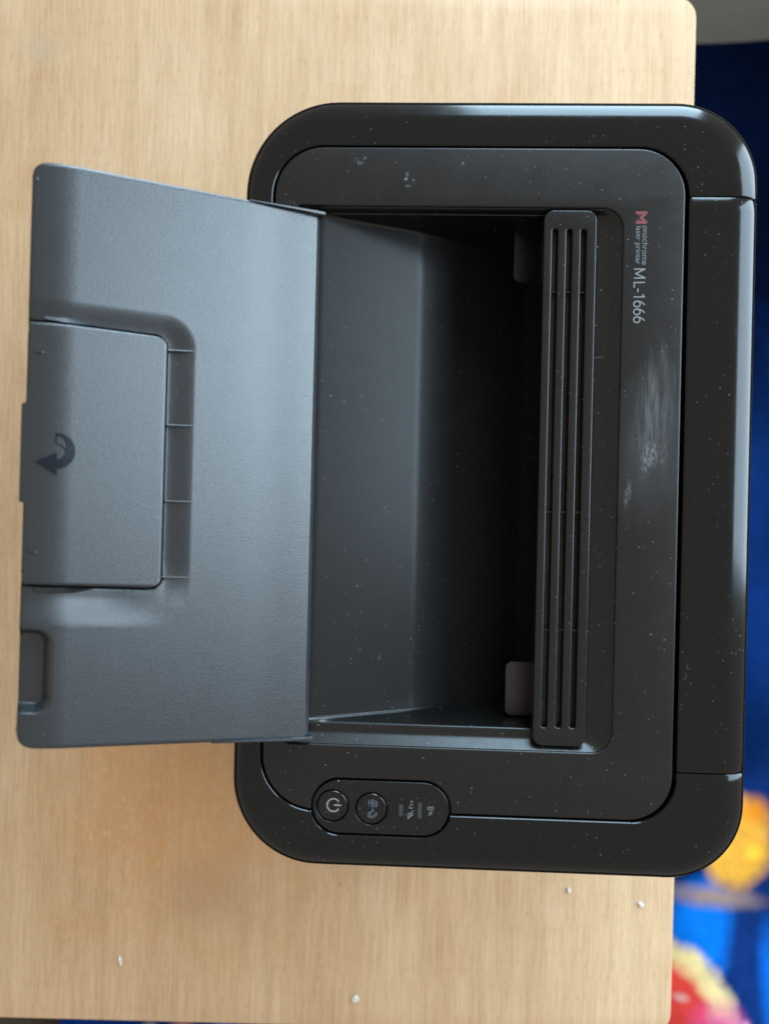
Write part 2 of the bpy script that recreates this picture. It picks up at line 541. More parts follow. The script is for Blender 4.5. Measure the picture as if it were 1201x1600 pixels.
A_L, A_R, A_T, A_B, B_DR = 8.2, 14.5, 12.0, 10.5, 7.0
def shoulder(c, q):
    """outer outline drawn in by the fraction q of the shoulder's width"""
    R = (R_OUT[0] - q * (A_R + A_B) / 2, R_OUT[1] - q * (A_R + A_T) / 2, R_OUT[2] - q * (A_L + A_T) / 2, R_OUT[3] - q * (A_L + A_B) / 2)
    return loop_pt(c, PX0 + q * A_L, PX1 - q * A_R, PY0 + q * A_B, PY1 - q * A_T, R)
fx0, fx1, fy0, fy1 = ix0 - GAPS['l'], ix1 + GAPS['r'], iy0 - GAPS['b'], iy1 + GAPS['t']
def frame_rows():
    rows = []
    inner = [loop_pt(c, fx0, fx1, fy0, fy1, R_IN, True) for c in COLS]
    flat_o = []
    for c in COLS:
        flat_o.append(shoulder(c, 1.0))
    def lerp(t_abs=None, frac=None):
        out = []
        for (ax, ay), (bx, by) in zip(inner, flat_o):
            d = math.hypot(bx - ax, by - ay) or 1
            t = frac if frac is not None else min(0.45, t_abs / d)
            out.append((ax + (bx - ax) * t, ay + (by - ay) * t))
        return out
    rows.append([(x, y, zt(x) - 5.0) for x, y in inner])
    rows.append([(x, y, zt(x) - 0.85) for x, y in inner])
    p = lerp(t_abs=0.12); rows.append([(x, y, zt(x) - 0.66) for x, y in p])
    p = lerp(t_abs=0.68); rows.append([(x, y, zt(x) - 0.08) for x, y in p])
    p = lerp(t_abs=0.95); rows.append([(x, y, zt(x)) for x, y in p])
    p = lerp(t_abs=1.5); rows.append([(x, y, zt(x) + 0.02) for x, y in p])
    p = lerp(frac=0.5); rows.append([(x, y, zt(x) + 0.05) for x, y in p])
    for i in range(11):
        ph = math.radians(90 - 9 * i)
        dr = B_DR * (1 - math.sin(ph))
        p = [shoulder(c, 1 - math.cos(ph)) for c in COLS]
        rows.append([(x, y, zt(x) - dr) for x, y in p])
    for ins, dr in ((0.15, 9), (0.5, 18), (0.9, 30), (1.2, 36)):
        R = tuple(r - ins for r in R_OUT)
        p = [loop_pt(c, PX0 + ins, PX1 - ins, PY0 + ins, PY1 - ins, R) for c in COLS]
        rows.append([(x, y, zt(x) - dr) for x, y in p])
    return rows
FR = frame_rows()
NR, NC = len(FR), len(COLS)
kidx = {}
for j, c in enumerate(COLS):
    if c[0] == 'R':
        kidx[round(c[1], 3)] = j
jB0, jB1 = kidx[round(SEAM_B - 0.28, 3)], kidx[round(SEAM_B + 0.28, 3)]
jT0, jT1 = kidx[round(SEAM_T - 0.28, 3)], kidx[round(SEAM_T + 0.28, 3)]

def frame_piece(col_seq, closed):
    """grid of the given columns; end columns dip and turn inward (a seam)"""
    v = []; f = []
    cs = list(col_seq)
    n = len(cs)
    for q, j in enumerate(cs):
        for i in range(NR):
            x, y, z = FR[i][j]
            if not closed and q in (0, n - 1):
                # normal of the shoulder in the XZ plane
                i0, i1 = max(0, i - 1), min(NR - 1, i + 1)
                dx = FR[i1][j][0] - FR[i0][j][0]; dz = FR[i1][j][2] - FR[i0][j][2]
                l = math.hypot(dx, dz) or 1
                x -= 0.35 * (-dz / l); z -= 0.35 * (dx / l)
            v.append((x, y, z))
    for q in range(n if closed else n - 1):
        a, b = q * NR, ((q + 1) % n) * NR
        for i in range(NR - 1):
            f.append((a + i, b + i, b + i + 1, a + i + 1))
    if not closed:
        for q, sgn in ((0, 1), (n - 1, -1)):
            base = len(v)
            for i in range(NR):
                x, y, z = v[q * NR + i]
                v.append((x - (2.5 if i > 8 else 0), y, z - 2.5))
            for i in range(NR - 1):
                quad = (q * NR + i, q * NR + i + 1, base + i + 1, base + i)
                f.append(quad if sgn > 0 else quad[::-1])
    return mesh_from(v, f, clean=True)

seq_rear = list(range(jB1, jT0 + 1))
seq_main = list(range(jT1, NC)) + list(range(0, jB0 + 1))
link("frame", frame_piece(seq_main, False), M_frame, printer, 40)
link("rear_cover", frame_piece(seq_rear, False), M_frame, printer, 40)

def base_mesh():
    v = []; f = []
    lv = []
    for ins, z in ((2.2, None), (2.4, 120), (4.0, 60), (6.0, 10), (8.0, 4)):
        R = tuple(r - ins for r in R_OUT)
        p = [loop_pt(c, PX0 + ins, PX1 - ins, PY0 + ins, PY1 - ins, R) for c in COLS]
        lv.append([(x, y, (zt(x) - 33) if z is None else z) for x, y in p])
    for r_ in lv: v += r_
    for k in range(len(lv) - 1):
        for i in range(NC):
            f.append((k * NC + i, (k + 1) * NC + i, (k + 1) * NC + (i + 1) % NC, k * NC + (i + 1) % NC))
    f.append(tuple((len(lv) - 1) * NC + i for i in range(NC)))
    return mesh_from(v, f, clean=True)
link("base", base_mesh(), M_base, printer, 40)
for sx in (PX0 + 25, PX1 - 25):
    for sy in (PY0 + 30, PY1 - 30):
        v = []
        for z, r in ((4.2, 9), (1.0, 8.5), (0.15, 7.5)):
            v += [(sx + r * math.cos(a * math.pi / 8), sy + r * math.sin(a * math.pi / 8), z) for a in range(16)]
        f = [tuple(range(32, 48))[::-1], tuple(range(16))]
        for k in range(2):
            for i in range(16): f.append((k * 16 + i, (k + 1) * 16 + i, (k + 1) * 16 + (i + 1) % 16, k * 16 + (i + 1) % 16))
        link("foot", mesh_from(v, f, clean=True), M_base, printer)

# --- opening of the output well
XH = (W(500, 335, 176)[0] + W(480, 1155, 176)[0]) / 2      # hinge line
ox0 = XH - 10
ox1 = (W(974, 400, 180)[0] + W(955, 1100, 180)[0]) / 2
oy1 = (W(560, 323, ZP)[1] + W(940, 322, ZP)[1]) / 2
oy0 = (W(560, 1166, ZP)[1] + W(930, 1176, ZP)[1]) / 2
R_OPEN = (9.0, 9.0, 2.0, 2.0)

def panel_mat():
    """satin panel with the rubbed, chalky smear beside the lettering"""
    m = plastic("satin_black_panel", (0.0045, 0.0045, 0.0048), 0.36, grain=0.04, dust=0.32, scratch=0.0, spec=0.42, mottle=0.5, tint=(0.97, 0.98, 1.0))
    nt = m.node_tree
    b = nt.nodes["Principled BSDF"]
    src = b.inputs['Base Color'].links[0].from_socket
    rsrc = b.inputs['Roughness'].links[0].from_socket
    tc = nn(nt, 'ShaderNodeTexCoord').outputs['Object']
    def ell(px, py, rx, ry, rot, soft, wob):
        x, y = W(px, py, 181)
        k = 0.2745 * MM
        v = nn(nt, 'ShaderNodeVectorMath', operation='SUBTRACT')
        nt.links.new(tc, v.inputs[0]); v.inputs[1].default_value = (x * MM, y * MM, 0.181)
        mp = nn(nt, 'ShaderNodeMapping', vector_type='TEXTURE')
        mp.inputs['Rotation'].default_value = (0, 0, math.radians(rot))
        mp.inputs['Scale'].default_value = (rx * k, ry * k, 1)
        nt.links.new(v.outputs[0], mp.inputs['Vector'])
        ln = nn(nt, 'ShaderNodeVectorMath', operation='LENGTH')
        nt.links.new(mp.outputs[0], ln.inputs[0])
        w = noise(nt, mapping(nt, tc, (220, 60, 1), rot=(0, 0, 0.06)), 1.0, 3)
        d = math_n(nt, 'ADD', ln.outputs['Value'], math_n(nt, 'MULTIPLY', math_n(nt, 'SUBTRACT', w.outputs[0], 0.5), wob))
        return ramp(nt, d, [(1 - soft, (1, 1, 1)), (1.0, (0, 0, 0))]).outputs[0]
    streak = ramp(nt, noise(nt, mapping(nt, tc, (900, 60, 1), rot=(0, 0, 0.08)), 1.0, 4, 0.7).outputs[0], [(0.34, (0, 0, 0)), (0.72, (1, 1, 1))]).outputs[0]
    scrat = ramp(nt, noise(nt, mapping(nt, tc, (1400, 500, 1)), 1.0, 3, 0.7).outputs[0], [(0.40, (0.1, 0.1, 0.1)), (0.62, (1, 1, 1))]).outputs[0]
    s1 = math_n(nt, 'MULTIPLY', ell(1017, 660, 40, 130, -7, 0.95, 0.8), streak)
    s2 = math_n(nt, 'MULTIPLY', ell(1018, 712, 24, 44, -6, 0.9, 1.6), scrat)
    s3 = math_n(nt, 'MULTIPLY', ell(981, 772, 8, 26, -4, 0.9, 1.6), scrat)
    s4 = math_n(nt, 'MULTIPLY', ell(1020, 610, 9, 42, -6, 0.9, 0.5), 0.6)
    chip = ramp(nt, noise(nt, tc, 420, 3, 0.6).outputs[0], [(0.54, (0, 0, 0)), (0.64, (1, 1, 1))]).outputs[0]
    s5 = math_n(nt, 'MULTIPLY', ell(640, 275, 12, 13, 0, 0.9, 1.6), chip)
    s6 = math_n(nt, 'MULTIPLY', ell(722, 244, 9, 11, 0, 0.9, 1.6), chip)
    s7 = math_n(nt, 'MULTIPLY', ell(562, 240, 14, 9, 0, 0.9, 1.6), math_n(nt, 'MULTIPLY', chip, 0.5))
    tot = math_n(nt, 'MULTIPLY', s1, 0.36)
    for s, a in ((s2, 0.45), (s3, 0.5), (s4, 0.34), (s5, 0.7), (s6, 0.7), (s7, 0.7)):
        tot = math_n(nt, 'MAXIMUM', tot, math_n(nt, 'MULTIPLY', s, a))
    film = ell(1012, 690, 60, 150, -6, 1.0, 0.6)
    tot = math_n(nt, 'MAXIMUM', tot, math_n(nt, 'MULTIPLY', film, 0.10))
    nt.links.new(mixc(nt, tot, src, (0.30, 0.33, 0.36)), b.inputs['Base Color'])
    nt.links.new(math_n(nt, 'ADD', rsrc, math_n(nt, 'MULTIPLY', tot, 0.4)), b.inputs['Roughness'])
    return m
M_panel = panel_mat()

def panel_outline():
    pts = arc(ix1 - 19, iy0 + 19, 19, -90, 0, 14) + arc(ix1 - 20, iy1 - 20, 20, 0, 90, 14) + arc(ix0 + 21, iy1 - 21, 21, 90, 180, 14) + arc(ix0 + 23, iy0 + 23, 23, 180, 270, 14)
    r = PILL_R + G
    up = []
    x0 = PILL_X0 - G; x1 = PILL_X1 + G
    for i in range(17):
        a = math.radians(180 - 90 * i / 16)
        up.append((x0 + r + r * math.cos(a), PILL_CY + r * math.sin(a)))
    for i in range(17):
        a = math.radians(90 - 90 * i / 16)
        up.append((x1 - r + r * math.cos(a), PILL_CY + r * math.sin(a)))
    up = [p for p in up if p[1] > iy0 + 0.05]
    # notch crossing points on the panel's lower edge
    dy = iy0 - PILL_CY
    cx = math.sqrt(max(0, r * r - dy * dy))
    up = [(x0 + r - cx, iy0)] + up + [(x1 - r + cx, iy0)]
    pts = [p for p in pts if not (p[1] < iy0 + 0.3 and x0 - 0.5 < p[0] < x1)] if False else pts
    # the BL arc must end left of the pill
    pts = [p for p in pts if not (p[0] > up[0][0] - 0.3 and p[0] < up[-1][0] and p[1] < iy0 + 6)]
    return pts + up
hole = rrect(ox0, ox1, oy0, oy1, R_OPEN, 12)
link("top_panel", curve_plate([panel_outline(), hole], 4.0, 0.95, lambda x, y: zt(x), -0.05, 4), M_panel, printer)

# --- well: sloped lip, ledge, walls, then the sloping floor
BAR_X0 = (W(849, 500, 179)[0] + W(832, 1080, 179)[0]) / 2
BAR_X1 = (W(932, 400, 179)[0] + W(915, 1100, 179)[0]) / 2
XB = (W(657, 450, 150)[0] + W(642, 1050, 150)[0]) / 2       # bend of the floor
def zfl(x):
    """floor level relative to the top surface"""
    pts = [(ox0 - 5, -3.6), (XH, -5.0), (XB, -25.0), (BAR_X0 + 2, -60.0), (ox1 + 10, -64.0)]
    if x <= pts[0][0]: return pts[0][1]
    for (a, za), (b, zb) in zip(pts, pts[1:]):
        if x <= b:
            return za + (zb - za) * (x - a) / (b - a)
    return pts[-1][1]
def zfs(x):
    return (zfl(x - 1.2) + zfl(x) * 2 + zfl(x + 1.2)) / 4

def well_mesh():
    n = 12
    rs = ox1 - BAR_X1 - 0.8      # width of the shelf behind the bar
    # (right inset, side inset, level)
    prof = [(-0.6, -0.6, -1.6), (0.0, 0.15, -0.9), (rs * 0.12, 0.9, -1.7), (rs * 0.35, 2.2, -3.2), (rs * 0.62, 3.4, -4.3),
            (rs * 0.85, 4.1, -4.8), (rs * 0.97, 4.6, -5.0), (rs, 7.2, -5.1), (rs + 0.3, 7.9, -5.25), (rs + 0.7, 8.35, -5.7), (rs + 0.9, 8.6, -6.6), (rs + 1.0, 9.0, None)]
    loops = []
    for k, (ri, si, lv) in enumerate(prof):
        R = (max(0.8, 9 - si), max(0.8, 9 - si), 0.8, 0.8)
        # edges of the loop sampled densely along X so that walls follow the floor
        x0, x1, y0, y1 = ox0, ox1 - ri, oy0 + si, oy1 - (si if si < 1 else 0.9 + (si - 0.9) * 0.14)
        pts = []
        N = 40
        for i in range(N): pts.append((x0 + (x1 - R[0] - x0) * i / N, y0))
        pts += arc(x1 - R[0], y0 + R[0], R[0], -90, 0, n)
        pts += [(x1, y0 + R[0] + (y1 - y0 - 2 * R[0]) * i / 12) for i in range(1, 12)]
        pts += arc(x1 - R[1], y1 - R[1], R[1], 0, 90, n)
        for i in range(1, N + 1): pts.append((x1 - R[1] + (x0 - x1 + R[1]) * i / N, y1))
        lp = []
        for x, y in pts:
            base = zfs(x) + (0.0)
            if lv is None:
                z = zt(x) + base + 1.4
            else:
                z = zt(x) + max(lv, base + 1.5) if k > 6 else zt(x) + max(lv, -6)
            lp.append((x, y, z))
        loops.append(lp)
    # fillet into the floor
    for add, lift in ((0.35, 0.55), (1.1, 0.12), (2.2, -0.35)):
        lp = []
        R = 0.8
        for (x, y, z) in loops[11]:
            dy = add if y < (oy0 + oy1) / 2 else -add
            tx = x - (add if x > ox1 - rs - 3 else 0)
            lp.append((tx, y + dy, zt(tx) + zfs(tx) + lift))
        loops.append(lp)
    v = []; f = []
    m = len(loops[0])
    for lp in loops: v += lp
    for k in range(len(loops) - 1):
        for i in range(m - 1):
            f.append((k * m + i, k * m + i + 1, (k + 1) * m + i + 1, (k + 1) * m + i))
    return mesh_from(v, f)
link("well_wall", well_mesh(), M_shelf, printer, 50)
def floor_mesh():
    v = []; f = []
    xs = [ox0 - 2 + (ox1 - ox0) * i / 150 for i in range(151)]
    for x in xs:
        for y in (oy0 + 8.2, oy0 + 60, 10, oy1 - 60, oy1 - 1.2):
            v.append((x, y, zt(x) + zfs(x)))
    for i in range(150):
        for j in range(4):
            a = i * 5 + j
            f.append((a, a + 5, a + 6, a + 1))
    return mesh_from(v, f)
link("well_floor", floor_mesh(), M_well, printer, 60)

# --- slotted bar over the paper exit
by1 = W(890, 326, 179)[1]; by0 = W(870, 1167, 179)[1]
bar_y1 = by1 - 0.3; bar_y0 = by0
sl_t = W(885, 357, 179)[1]; sl_b = W(868, 1138, 179)[1]
bar_out = rrect(BAR_X0, BAR_X1, bar_y0, bar_y1, (4.2, 4.2, 4.2, 4.2), 8)
slots = []
bw = BAR_X1 - BAR_X0
for fr in (0.215, 0.485, 0.755):
    cx = BAR_X0 + bw * fr
    slots.append(rrect(cx - 1.2, cx + 1.2, sl_b, sl_t, 0.9, 4))
bar = link("slotted_bar", curve_plate([bar_out] + slots, 7.0, 0.7, lambda x, y: zt(x), -0.6, 3), M_bar, printer)
under = rrect(BAR_X0 + 1.2, BAR_X1 - 0.6, bar_y0 + 1, bar_y1 - 1, 3.5, 6)
link("bar_backing", curve_plate([under], 4.0, 0.4, lambda x, y: zt(x), -5.2), M_base, bar)
# cross ties inside the slots
for fr in (0.215, 0.485, 0.755):
    cx = BAR_X0 + bw * fr
    for py in (455, 800, 985):
        y = W(870, py, 178)[1]
        z = zt(cx) - 2.2
        q = [(cx - 1.3, y - .45, z), (cx + 1.3, y - .45, z), (cx + 1.3, y + .45, z), (cx - 1.3, y + .45, z)]
        v = q + [(a, b, c - 2) for a, b, c in q]
        link("slot_tie", mesh_from(v, [(0, 1, 2, 3), (4, 7, 6, 5), (0, 4, 5, 1), (1, 5, 6, 2), (2, 6, 7, 3), (3, 7, 4, 0)]), M_bar, bar, None)

# --- paper levers peeping out below the bar
def lever(pxa, pya, pxb, pyb, tilt, mat):
    z = 158.0
    x0, y1 = W(pxa, pya, z); x1, y0 = W(pxb, pyb, z)
    x1 += 12
    return curve_plate([rrect(x0, x1, y0, y1, (1, 1, 3.0, 3.0), 6)], 1.4, 0.35, lambda x, y: z - (x - x0) * tilt)
link("paper_lever", lever(804, 356, 848, 441, 0.25, None), M_lever_shaded, printer)
link("paper_lever", lever(790, 1034, 832, 1119, 0.05, None), M_lever_lit, printer)

# --- control pill with buttons
def pill_loop(grow):
    r = PILL_R + grow
    return arc(PILL_X1 + grow - r, PILL_CY, r, -90, 90, 20) + arc(PILL_X0 + grow * -1 + r, PILL_CY, r, 90, 270, 20)
b1 = W(519, 1261, 177); b2 = W(580, 1265, 177)
BR = (W(519, 1238, 177)[1] - W(519, 1285, 177)[1]) / 2
zpf = lambda x, y: zt(x)
pill = link("control_plate", curve_plate([pill_loop(0.0)] + [arc(b[0], b[1], BR + 0.5, 0, 360 * 39 / 40, 39) for b in (b1, b2)], 4.0, 0.5, zpf, -0.15, 3), M_pill, printer)
def disc(b, r):
    """shallow dished push button"""
    v = []; f = []
    prof = [(0.0, -0.42), (r * 0.55, -0.36), (r * 0.80, -0.12), (r * 0.90, 0.0), (r * 0.96, -0.06), (r, -0.35), (r, -3.0)]
    n = 40
    v.append((b[0], b[1], zt(b[0]) + prof[0][1]))
    for rr, z in prof[1:]:
        for i in range(n):
            a = 2 * math.pi * i / n
            x = b[0] + rr * math.cos(a); y = b[1] + rr * math.sin(a)
            v.append((x, y, zt(x) + z))
    for i in range(n):
        f.append((0, 1 + i, 1 + (i + 1) % n))
    for k in range(len(prof) - 2):
        for i in range(n):
            a = 1 + k * n + i; c = 1 + k * n + (i + 1) % n
            f.append((a, a + n, c + n, c))
    return mesh_from(v, f)
power = link("power_button", disc(b1, BR), M_pill, pill)
screen = link("print_screen_button", disc(b2, BR), M_pill, pill)
link("plate_backing", curve_plate([pill_loop(2.4)], 1.5, 0.2, zpf, -4.0), M_base, pill)

# ribbons for printed symbols
def ribbon(lines, w, zoff, zf=zt):
    v = []; f = []
    for ln in lines:
        for (ax, ay), (bx, by) in zip(ln, ln[1:]):
            d = math.hypot(bx - ax, by - ay)
            if d < 1e-6: continue
            ex, ey = (bx - ax) / d * w / 2, (by - ay) / d * w / 2
            ox, oy = -ey, ex
            i = len(v)
            for x, y in ((ax - ex * .6 + ox, ay - ey * .6 + oy), (ax - ex * .6 - ox, ay - ey * .6 - oy), (bx + ex * .6 - ox, by + ey * .6 - oy), (bx + ex * .6 + ox, by + ey * .6 + oy)):
                v.append((x, y, zf(x) + zoff))
            f.append((i, i + 1, i + 2, i + 3))
            zoff += 0.0012
    me = mesh_from(v, f)
    bm = bmesh.new(); bm.from_mesh(me)
    for fc in bm.faces:
        if fc.normal.z < 0: fc.normal_flip()
    bm.to_mesh(me); bm.free()
    return me
def P(px, py): return W(px, py, 177.2)
# power symbol: ring open to the right, bar pointing right (the printer is seen sideways)
pc = P(520.5, 1260.5); pr = 10.0 * 0.277
link("power_symbol", ribbon([arc(pc[0], pc[1], pr, 38, 322, 26), [(pc[0] + 0.3, pc[1]), (pc[0] + pr * 1.15, pc[1])]], 0.62, -0.30), M_ink, power, None)
def px_lines(*ls): return [[P(*p) for p in l] for l in ls]
link("screen_symbol", ribbon(px_lines(
    [(580, 1249), (589, 1249), (589, 1262), (580, 1262), (580, 1249)], [(582, 1251), (582, 1260)], [(584.5, 1251), (584.5, 1260)], [(587, 1251), (587, 1260)], [(580, 1255.5), (576, 1255.5)], [(576, 1250), (576, 1261)],
    [(582, 1264), (582, 1270)], [(579.5, 1268), (582, 1270.5), (584.5, 1268)],
    [(575, 1272), (579, 1270), (579, 1280), (575, 1280), (575, 1272)], [(577, 1272), (577, 1279)], [(580, 1279), (588.5, 1271), (588.5, 1274), (583, 1280), (580, 1280)]), 0.30, -0.30), M_ink_blue, screen, None)
link("warning_symbol", ribbon(px_lines(
    [(637, 1278), (644.5, 1271), (644.5, 1274), (637, 1280), (637, 1272), (644, 1272)], [(639, 1275), (642, 1275)],
    [(638, 1272), (646, 1267)], [(642, 1264.5), (645, 1261.5)], [(639, 1262), (642, 1264.5), (639.5, 1261), (642, 1258)], [(641, 1258), (645, 1258)], [(642, 1255), (645, 1253), (641, 1252)]), 0.32, 0.0), M_ink_dim, pill, None)
c8a = P(674.5, 1263.3); c8b = P(670.3, 1263.3)
link("jam_symbol", ribbon([arc(c8a[0], c8a[1], 0.72, 0, 360, 12), arc(c8b[0], c8b[1], 0.62, 0, 360, 12)] + px_lines([(675, 1268.5), (670, 1270), (674.5, 1272), (669, 1274)]), 0.36, 0.0), M_ink_dim, pill, None)
for (xa, ya, xb, yb) in ((623, 1258, 629, 1276), (652.5, 1255, 658, 1280)):
    a = P(xa, ya); b_ = P(xb, yb)
    link("indicator_window", curve_plate([rrect(a[0], b_[0], b_[1], a[1], 0.3, 3)], 0.3, 0.05, zpf, -0.10), M_led, pill)

# --- lettering on the panel (reads along -Y)
def text_mesh(body, size, x, y, offset=0.0, sx=1.0, width=None):
    cu = bpy.data.curves.new("lettering", 'FONT')
    cu.body = body
    cu.size = size
    cu.offset = offset
    cu.extrude = 0
    ob = bpy.data.objects.new("lettering", cu)
    COL.objects.link(ob)
    dg = bpy.context.evaluated_depsgraph_get()
    me = bpy.data.meshes.new_from_object(ob.evaluated_get(dg))
    bpy.data.objects.remove(ob); bpy.data.curves.remove(cu)
    xs = [v.co.x for v in me.vertices]
    x_min, x_max = min(xs), max(xs)
    s = (width / (x_max - x_min)) if width else sx
    for v in me.vertices:
        u, w = (v.co.x - x_min) * s, v.co.y
        X, Y = x + w, y - u           # baseline along -Y, letter tops toward +X
        v.co = Vector((X * MM, Y * MM, (zt(X) + 0.0) * MM))
    me.materials.clear()
    return me
panel_z = 180.9
def TP(px, py): return W(px, py, panel_z)
def lettering(name, body, px_base, py0, py1, cap_px, mat, offset=0.0):
    """capital height in pixels, from py0 to py1 down the photograph"""
    a = TP(px_base, py0); b_ = TP(px_base, py1)
    size = cap_px * 0.2745 / 0.72
    link(name, text_mesh(body, size, a[0], a[1], offset, width=a[1] - b_[1]), mat, printer, None)
lettering("red_initial", "M", 994.5, 329, 348.5, 17.5, M_red, 0.16)
lettering("lettering", "onochrome", 1004.5, 351.5, 413, 9.6, M_ink_dim, 0.01)
lettering("lettering", "laser printer", 994.5, 352, 412, 8.8, M_ink_dim, 0.01)
def number_strokes():
    """capital letters and figures as pen strokes; each glyph (advance position, list of strokes)"""
    L = []
    def g(py, pts):      # pts: (along the line, height 0..1); 17 px tall capitals
        sl = (py - 418) * -0.0205
        L.append([TP(991.6 + sl + h * 16.4, py + u) for u, h in pts])
    g(419.5, [(0, 0), (0, 1), (7.0, 0.12), (14.0, 1), (14.0, 0)])
    g(440.5, [(0, 1), (0, 0), (7.5, 0)])
    g(450.5, [(0, 0.36), (4.8, 0.36)])
    g(459.5, [(0, 0.80), (3.6, 1), (3.6, 0)])
    for p0 in (469.7, 482.0, 494.3):
        loop = [(4.6 + 4.5 * math.cos(a), 0.30 + 0.30 * math.sin(a)) for a in [2 * math.pi * k / 18 for k in range(19)]]
        g(p0, loop)
        g(p0, [(0.1, 0.30), (0.7, 0.55), (2.6, 0.80), (5.6, 1.0)])
    return L
link("model_number", ribbon(number_strokes(), 0.50, 0.0), M_ink, printer, None)

# ================================================================== output cover (opened toward the front)
Q_px = [(499, 334), (479, 1154), (27, 1173), (54, 246)]      # hinge top, hinge bottom, end bottom, end top
Z_H, Z_E = 176.5, 238.0
C_HT = Vector((*W(*Q_px[0], Z_H), Z_H)); C_HB = Vector((*W(*Q_px[1], Z_H), Z_H))
C_EB = Vector((*W(*Q_px[2], Z_E), Z_E)); C_ET = Vector((*W(*Q_px[3], Z_E), Z_E))
LS = ((C_EB - C_HB).length + (C_ET - C_HT).length) / 2
LT = (C_HT - C_HB).length
NRM = (C_HB - C_HT).cross(C_ET - C_HT).normalized()
if NRM.z < 0: NRM = -NRM
def TPt(s, t, h):
    """s: mm from hinge to free end, t: mm from the upper side to the lower"""
    a, b_ = s / LS, t / LT
    p = C_HT * (1 - a) * (1 - b_) + C_ET * a * (1 - b_) + C_HB * (1 - a) * b_ + C_EB * a * b_
    return p + NRM * h
def ST(px, py):
    """photograph pixel -> (s, t) on the cover: sight line cut with the cover's plane, then bilinear inverse"""
    x0, y0 = W(px, py, 0.0)
    o = Vector((0, 0, CAM_H)); d = Vector((x0, y0, -CAM_H))
    q = o + d * ((C_HT - o).dot(NRM) / d.dot(NRM))
    s, t = LS / 2, LT / 2
    for _ in range(14):
        p = TPt(s, t, 0)
        ds = (TPt(s + 0.1, t, 0) - p) / 0.1; dt = (TPt(s, t + 0.1, 0) - p) / 0.1
        r = q - p
        a, b_, c = ds.dot(ds), ds.dot(dt), dt.dot(dt)
        e, g = ds.dot(r), dt.dot(r)
        det = a * c - b_ * b_
        s += (e * c - g * b_) / det; t += (g * a - e * b_) / det
    return s, t

# pocket for the folding extension, finger notch, side slits
pk_s = (ST(300, 560)[0] + ST(294, 930)[0]) / 2
pk_t0 = (ST(70, 468)[1] + ST(240, 492)[1]) / 2
pk_t1 = (ST(70, 962)[1] + ST(240, 962)[1]) / 2
nt_s = (ST(81, 1020)[0] + ST(79, 1080)[0]) / 2
nt_t0 = ST(60, 985)[1]; nt_t1 = ST(50, 1117)[1]
sl0 = [ST(72, 499), ST(148, 507)]
sl1 = [ST(55, 921), ST(145, 926)]
fl_s0 = (ST(262, 560)[0] + ST(253, 900)[0]) / 2
fl_t0 = (ST(50, 499)[1] + ST(243, 525)[1]) / 2
fl_t1 = (ST(40, 914)[1] + ST(244, 918)[1]) / 2
FRC = 5.0
def prof(s):
    h = 0.0
    if s > 0.86 * LS:
        d = s - 0.86 * LS
        h -= 0.0125 * d * d
    h -= 0.35 * math.exp(-((s - 0.17 * LS) / (0.09 * LS)) ** 2)
    if s < 6:
        h += 0.0
    return h
def rr_depth(s, t, s0, t0, t1, r, wall):
    """0 outside, 1 inside a rounded rectangle open toward the free end"""
    cx = max(s0 + r - s, 0); cy = max(t0 + r - t, t - (t1 - r), 0)
    if cx > 0 or cy > 0:
        d = r - math.hypot(cx, cy)
    else:
        d = r
    d = min(d, s - s0, t - t0, t1 - t)
    return 0.45 * smooth(0, wall, d) + 0.55 * min(1, max(0, d / wall)) if wall > 5 else smooth(0, wall, d)
def tray_h(s, t):
    h = prof(s)
    h -= 2.6 * rr_depth(s, t, pk_s - 1.0, pk_t0 - 1.0, pk_t1 + 40, 13.0, 9.5) * (0.75 + 0.25 * smooth(LS, LS - 25, s)) * smooth(pk_t1 + 5.0, pk_t1 - 7.5, t) * (1 - smooth(fl_s0 + 22, fl_s0 - 8, s) * smooth(pk_t1 - 24, pk_t1 - 2, t))
    h -= 6.5 * rr_depth(s, t, nt_s - 0.6, nt_t0 - 0.4, nt_t1 + 0.4, 6.0, 3.2)
    # clearance groove round the folding flap
    ax = max(fl_s0 + FRC - s, 0); ay = max(fl_t0 + FRC - t, t - (fl_t1 - FRC), 0)
    if ax > 0 and ay > 0: d = math.hypot(ax, ay) - FRC
    else: d = max(fl_s0 - s, fl_t0 - t, t - fl_t1)
    if -4 < d < 1.2: h -= 3.2 * smooth(1.05, 0.45, d)
    # soft roll-off at the rim
    e = min(t, LT - t, LS - s)
    if e < 1.4: h -= 0.5 * (1 - e / 1.4) ** 2
    if s < 1.6: h -= 0.55 * (1 - s / 1.6) ** 2
    return h
